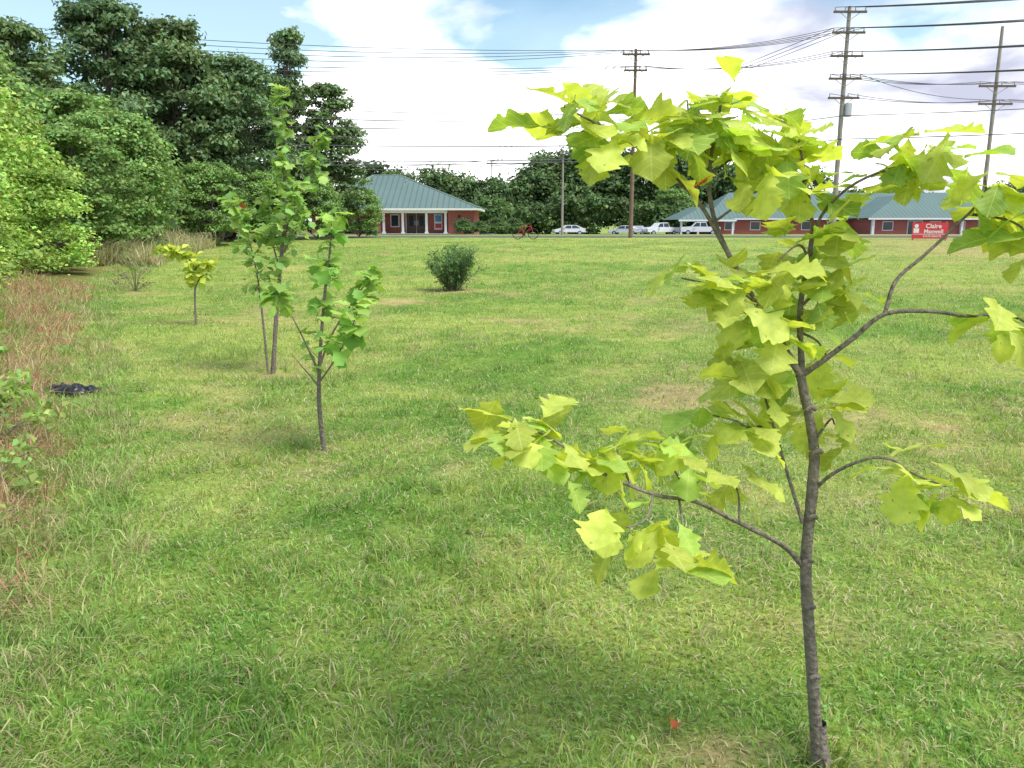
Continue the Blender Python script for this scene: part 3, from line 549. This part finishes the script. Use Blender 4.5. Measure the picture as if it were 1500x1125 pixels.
for x,yy_ in [(34,128),(38,128),(42,128),(46,128),(50,128),(55.5,121),(62.5,121),(70,128),(74,128),(78,128),(82,128),(86,128),(92,128),(98,128)]:
    box('window_frame_%d'%k,x-.8,x+.8,yy_-.05,yy_-.003,g+.85,g+2.2,M_white,e); box('window_%d'%k,x-.7,x+.7,yy_-.07,yy_-.053,g+.95,g+2.1,M_glass,e); k+=1
box('door_frame',58.4,60.6,120.93,120.997,g,g+2.3,M_white,e); box('door',58.5,60.5,120.9,120.927,g,g+2.2,M_glass,e)
for i,x in enumerate((67.8,76,88,100)): box('porch_post_%d'%i,x-.1,x+.1,127.3,127.5,g-.2,ev-.1,M_white,e)

# ------------------------------------------------------------ vehicles
def vehicle(name,prof,glass,L_,W,mat,x,y,rz,wheels,wr=.36,bed=None):
    e=empty(name,(x,y,hz(0,y)+.045),rz)
    def extr(nm,pts,w0,w1,zs,m,bev=0):
        bm=bmesh.new(); zt=max(p[1] for p in pts); zb=zs
        A=[bm.verts.new((p[0],-(w0 if p[1]<=zb else w0+(w1-w0)*(p[1]-zb)/(zt-zb+1e-6)),p[1])) for p in pts]
        Bv=[bm.verts.new((v.co.x,-v.co.y,v.co.z)) for v in A]; bm.faces.new(A); bm.faces.new(Bv[::-1])
        for i in range(len(pts)): j=(i+1)%len(pts); bm.faces.new((A[i],Bv[i],Bv[j],A[j]))
        bm_obj(nm,bm,m,e,bevel=bev)
    extr('body',prof,W/2,W/2-.18,1.0,mat,.03)
    for i,gp in enumerate(glass): extr('glass_%d'%i,gp,W/2+.01,W/2-.15,1.0,M_glass)
    for i,wx in enumerate(wheels):
        for s in (-1,1):
            bm=bmesh.new(); bmesh.ops.create_cone(bm,cap_ends=True,segments=20,radius1=wr,radius2=wr,depth=.24); bmesh.ops.rotate(bm,verts=bm.verts,matrix=Matrix.Rotation(math.pi/2,3,'X')); bm_obj('wheel',bm,M_dark,e,loc=(wx,s*(W/2-.1),wr),bevel=.03)
            bm=bmesh.new(); bmesh.ops.create_cone(bm,cap_ends=True,segments=12,radius1=wr*.6,radius2=wr*.5,depth=.26); bmesh.ops.rotate(bm,verts=bm.verts,matrix=Matrix.Rotation(math.pi/2,3,'X')); bm_obj('hub',bm,M_metal,e,loc=(wx,s*(W/2-.095),wr))
    box('bumper_front',L_/2-.05,L_/2+.1,-W/2+.08,W/2-.08,.35,.58,M_metal,e,bevel=.03); box('bumper_rear',-L_/2-.1,-L_/2+.05,-W/2+.08,W/2-.08,.35,.58,M_metal,e,bevel=.03)
    for s in (-1,1):
        box('headlamp',L_/2-.03,L_/2+.03,s*(W/2-.3)-.15,s*(W/2-.3)+.15,.68,.85,M_ins,e); box('tail_light',-L_/2-.03,-L_/2+.03,s*(W/2-.2)-.1,s*(W/2-.2)+.1,.7,1.,M_lamp,e)
        box('mirror',.75,.9,s*(W/2+.1)-.09,s*(W/2+.1)+.09,1.0,1.15,mat,e)
    return e
PU=[(-2.75,.45),(2.75,.45),(2.78,.95),(2.6,1.12),(1.25,1.18),(.65,1.80),(-.75,1.84),(-.95,1.15),(-2.75,1.15)]
PUg=[[(1.12,1.2),(.62,1.72),(.12,1.74),(.12,1.2)],[(.02,1.2),(.02,1.74),(-.72,1.75),(-.86,1.2)]]
SE_=[(-2.25,.4),(2.25,.4),(2.3,.72),(1.1,.95),(.45,1.40),(-.95,1.42),(-1.7,1.02),(-2.25,.95)]
SEg=[[(1.0,.97),(.45,1.34),(-.2,1.36),(-.2,.97)],[(-.28,.97),(-.28,1.36),(-.9,1.36),(-1.5,1.0)]]
SU=[(-2.4,.45),(2.4,.45),(2.42,.95),(1.35,1.12),(.75,1.80),(-2.1,1.82),(-2.4,1.1)]
SUg=[[(1.22,1.15),(.7,1.72),(.0,1.74),(.0,1.15)],[(-.08,1.15),(-.08,1.74),(-1.0,1.74),(-1.0,1.15)],[(-1.08,1.15),(-1.08,1.74),(-1.95,1.72),(-2.2,1.2)]]
vehicle('pickup_truck',PU,PUg,5.5,1.95,M_carwhite,22.2,122,math.radians(200),(-1.7,1.75)); vehicle('pickup_truck',PU,PUg,5.5,1.95,M_carwhite,27.0,117.5,math.radians(172),(-1.7,1.75))
vehicle('parked_car',SE_,SEg,4.6,1.8,M_carwhite,16.8,122,math.radians(160),(-1.4,1.4),.33); vehicle('parked_car',SE_,SEg,4.6,1.8,M_carwhite,8.2,118,math.radians(188),(-1.4,1.4),.33)
vehicle('parked_car',SE_,SEg,4.6,1.8,M_silver,19.,124,math.radians(90),(-1.4,1.4),.33)
v=vehicle('parked_van',SU,SUg,4.9,1.95,M_silver,-18.3,48,math.radians(5),(-1.5,1.5)); v.location.z=.55; v.scale=(1,1,1.05)

# ------------------------------------------------------------ bicycle
e=empty('bicycle',(.95,57.5,hz(.95,57.5)+.02),math.radians(4)); t=Tubes(); t2=Tubes()
for cx in (-.52,.52):
    a=np.linspace(0,2*np.pi,33); t2.add(np.stack([cx+.34*np.cos(a),a*0,.35+.34*np.sin(a)],-1),.024,.024,6,smoothp=False)
    for k in range(10): q=k*math.pi/5; t2.add([(cx,0,.35),(cx+.33*math.cos(q),0,.35+.33*math.sin(q))],.003,.003,3,smoothp=False)
for p in ([(-.1,0,.30),(-.25,0,.85)],[(-.1,0,.30),(.38,0,.80)],[(-.22,0,.78),(.36,0,.85)],[(-.52,0,.35),(-.1,0,.30)],[(-.52,0,.35),(-.22,0,.78)],[(.36,0,.88),(.52,0,.35)]): t.add(p,.024,.022,7,smoothp=False)
t.add([(-.25,0,.85),(-.27,0,.95)],.014,.014,6,smoothp=False); t.add([(.36,0,.88),(.34,0,1.02)],.014,.014,6,smoothp=False)
t.obj('frame',M_bikered,e); t2.add([(.30,-.28,1.04),(.36,-.15,1.03),(.36,.15,1.03),(.30,.28,1.04)],.014,.014,6,smoothp=False); t2.add([(-.1,.02,.3),(-.2,.2,.0)],.01,.01,5,smoothp=False)
t2.add([(-.1,-.08,.3),(.0,-.08,.16)],.012,.012,5,smoothp=False); t2.obj('wheels_and_handlebar',M_dark,e); box('saddle',-.40,-.14,-.07,.07,.95,1.0,M_dark,e,bevel=.02)
bm=bmesh.new(); bmesh.ops.create_cone(bm,cap_ends=True,segments=16,radius1=.09,radius2=.09,depth=.02); bmesh.ops.rotate(bm,verts=bm.verts,matrix=Matrix.Rotation(math.pi/2,3,'X')); bm_obj('chainring',bm,M_dark,e,loc=(-.1,-.04,.3))
e.scale=(1.05,1.05,1.05)

# ------------------------------------------------------------ campaign sign
sx,sy=28.1,55; zg=hz(sx,sy); e=empty('campaign_sign',(sx,sy,zg),math.radians(-14))
box('panel',-1.1,1.1,-.02,.02,.12,1.18,M_red,e)
for i,x in enumerate((-1.0,1.0)): box('post_%d'%i,x-.04,x+.04,.022,.09,-.3,1.25,M_polegrey,e)
def text(s,x,z,size,bold=0):
    cu=bpy.data.curves.new('lettering','FONT'); cu.body=s; cu.size=size; cu.extrude=.004; cu.offset=bold; cu.align_x='CENTER'
    o=bpy.data.objects.new('lettering',cu); o.location=(x,-.03,z); o.rotation_euler=(math.pi/2,0,0); cu.materials.append(M_white); link(o,e)
text('Claire',.2,.82,.40,.008); text('Maxwell',.22,.48,.36,.008); text('STATE SENATE',.15,.22,.17,.003)
box('white_stripe',-1.05,1.05,-.026,-.022,.40,.43,M_white,e); 
bm=bmesh.new(); bmesh.ops.create_cone(bm,cap_ends=True,segments=20,radius1=.13,radius2=.13,depth=.01); bmesh.ops.rotate(bm,verts=bm.verts,matrix=Matrix.Rotation(math.pi/2,3,'X')); bm_obj('portrait_head',bm,M_white,e,loc=(-.85,-.027,.95))
box('portrait_shoulders',-1.02,-.68,-.03,-.022,.5,.80,M_white,e)

# ------------------------------------------------------------ utility poles and wires
def upole(name,x,y,top,arms,mat=M_pole,r=.17,yaw=0.,trans=None,braces=True):
    z0=hz(x,y); e=empty(name,(x,y,0),yaw); t=Tubes(); t.add([(0,0,z0-.5),(0,0,top)],r,r*.62,12,smoothp=False,n=2); t.obj('shaft',mat,e)
    pts=[]
    for z,hw,ni in arms:
        box('crossarm',-hw,hw,-.24,-.12,z-.07,z+.07,M_arm,e)
        ti=Tubes()
        for k in range(ni):
            xx=-hw+.1+k*(2*hw-.2)/(ni-1)
            if abs(xx)<.15: xx=.3
            ti.add([(xx,-.18,z+.07),(xx,-.18,z+.30)],.05,.035,7,smoothp=False); c_,s_=math.cos(yaw),math.sin(yaw); pts.append(np.array([x+xx*c_+.18*s_,y+xx*s_-.18*c_,z+.3]))
        if braces: ti.add([(-hw*.6,-.17,z-.05),(0,-.15,z-.55)],.02,.02,4,smoothp=False); ti.add([(hw*.6,-.17,z-.05),(0,-.15,z-.55)],.02,.02,4,smoothp=False)
        ti.obj('insulators_and_braces',M_ins,e)
    if trans:
        bm=bmesh.new(); bmesh.ops.create_cone(bm,cap_ends=True,segments=16,radius1=.26,radius2=.26,depth=.9); bm_obj('transformer',bm,M_metal,e,loc=(.4,-.1,trans),bevel=.03)
    return pts
p1=upole('utility_pole',9.0,62,13.9,[(13.5,1.0,4),(12.4,.85,3)])
p2=upole('utility_pole',23.5,60,16.3,[(15.9,1.15,4),(14.55,1.15,4),(13.0,1.15,4),(11.5,1.15,4),(10.2,1.1,3)],mat=M_polegrey,r=.2,trans=9.4)
p3=upole('utility_pole',34.3,60,15.0,[(11.0,1.3,3),(9.8,1.2,3)],mat=M_polegrey)
p4=upole('utility_pole',4.9,80,8.3,[(7.9,.3,2)],mat=M_polegrey,r=.13,braces=False)
pL=upole('utility_pole',-47,50,15,[(14.3,1.1,4),(12.5,1.1,3)],yaw=.15)
pR=upole('utility_pole',62,38,18,[(16.5,1.2,4),(15.2,1.2,4),(13.8,1.2,4),(12.4,1.2,4)],mat=M_polegrey)
pF=upole('utility_pole',-4,165,13.5,[(13,1,4)],braces=False)
t=Tubes()
def wire(a,b_,sag,r=.016):
    r*=1.25
    a=np.array(a,float); b_=np.array(b_,float); u=np.linspace(0,1,28)[:,None]; P=a+(b_-a)*u; P[:,2]-=(4*sag*u*(1-u)).ravel(); t.add(P,r,r,4,smoothp=False)
for i in range(4): wire(pL[i],p1[i],1.0+.35*i); 
for i in range(3): wire(pL[4+i],p1[4+i],1.0+.3*i)
for zl,zr,s in ((11.2,9.4,1.1),(10.3,9.0,1.1),(9.4,8.5,1.0),(8.4,8.0,.9),(7.7,7.2,.7),(6.3,6.3,.7),(5.8,6.1,.6)): wire((-47,49.8,zl),(9,61.8,zr),s,.018 if zl>8 else .026)
for i in range(4): wire(p1[i],p2[4+i],.5)
for i in range(3): wire(p1[4+i],p2[8+i],.6)
wire((9,61.8,9.0),(23.5,59.8,9.0),.5,.02); wire((9,61.8,7.),(23.5,59.8,7.4),.4,.026); wire((23.5,59.8,7.4),(62,38,8.5),.6,.026); wire((23.5,59.8,9.),(62,38,9.8),.6,.02)
for i in range(16): wire(p2[i],pR[i],1.2)
for i in range(4): wire(pF[i],p1[i],1.3,.018); 
for i in range(3): wire(p3[i],(95+i,66,12.5),1.,.015); wire(p3[3+i],(95+i,66,11),1.,.015); wire(p3[i],p2[12+i],.4); wire(p3[3+i],p2[15+i],.4)
for i in range(3): wire(p2[4+i],(-15+i,165,14),1.6,.018)
wire(p4[0],(9,61.8,7),.5,.018); wire(p4[1],(-25,95,8),.7,.02); wire((4.9,80,7.4),(-30,84,7.3),.7,.026)
t.obj('power_lines',M_wire)

# ------------------------------------------------------------ litter: crumpled plastic bag
bx,by=-4.15,7.35; X,Y=np.meshgrid(np.linspace(-.22,.22,44),np.linspace(-.10,.10,24)); fall=np.clip(1-(X/.22)**2,0,1)*np.clip(1-(Y/.10)**2,0,1)
Zb=fall**.5*(.012+.085*np.abs(vnoise(X,Y,17)-.5)*2*vnoise(X,Y,6,3)+.05*vnoise(X,Y,33,4))
X=X*(.7+.6*vnoise(X,Y,9,5))+.05*(vnoise(X,Y,22,5)-.5); Y=Y*(.6+.8*vnoise(X,Y,10,8))+.05*(vnoise(X,Y,20,8)-.5); I=np.arange(44*24).reshape(24,44)
mesh_np('plastic_bag',np.stack([X+bx,Y+by,Zb+H(X+bx,Y+by)+.035],-1).reshape(-1,3),np.stack([I[:-1,:-1],I[:-1,1:],I[1:,1:],I[1:,:-1]],-1).reshape(-1,4),M_bag)
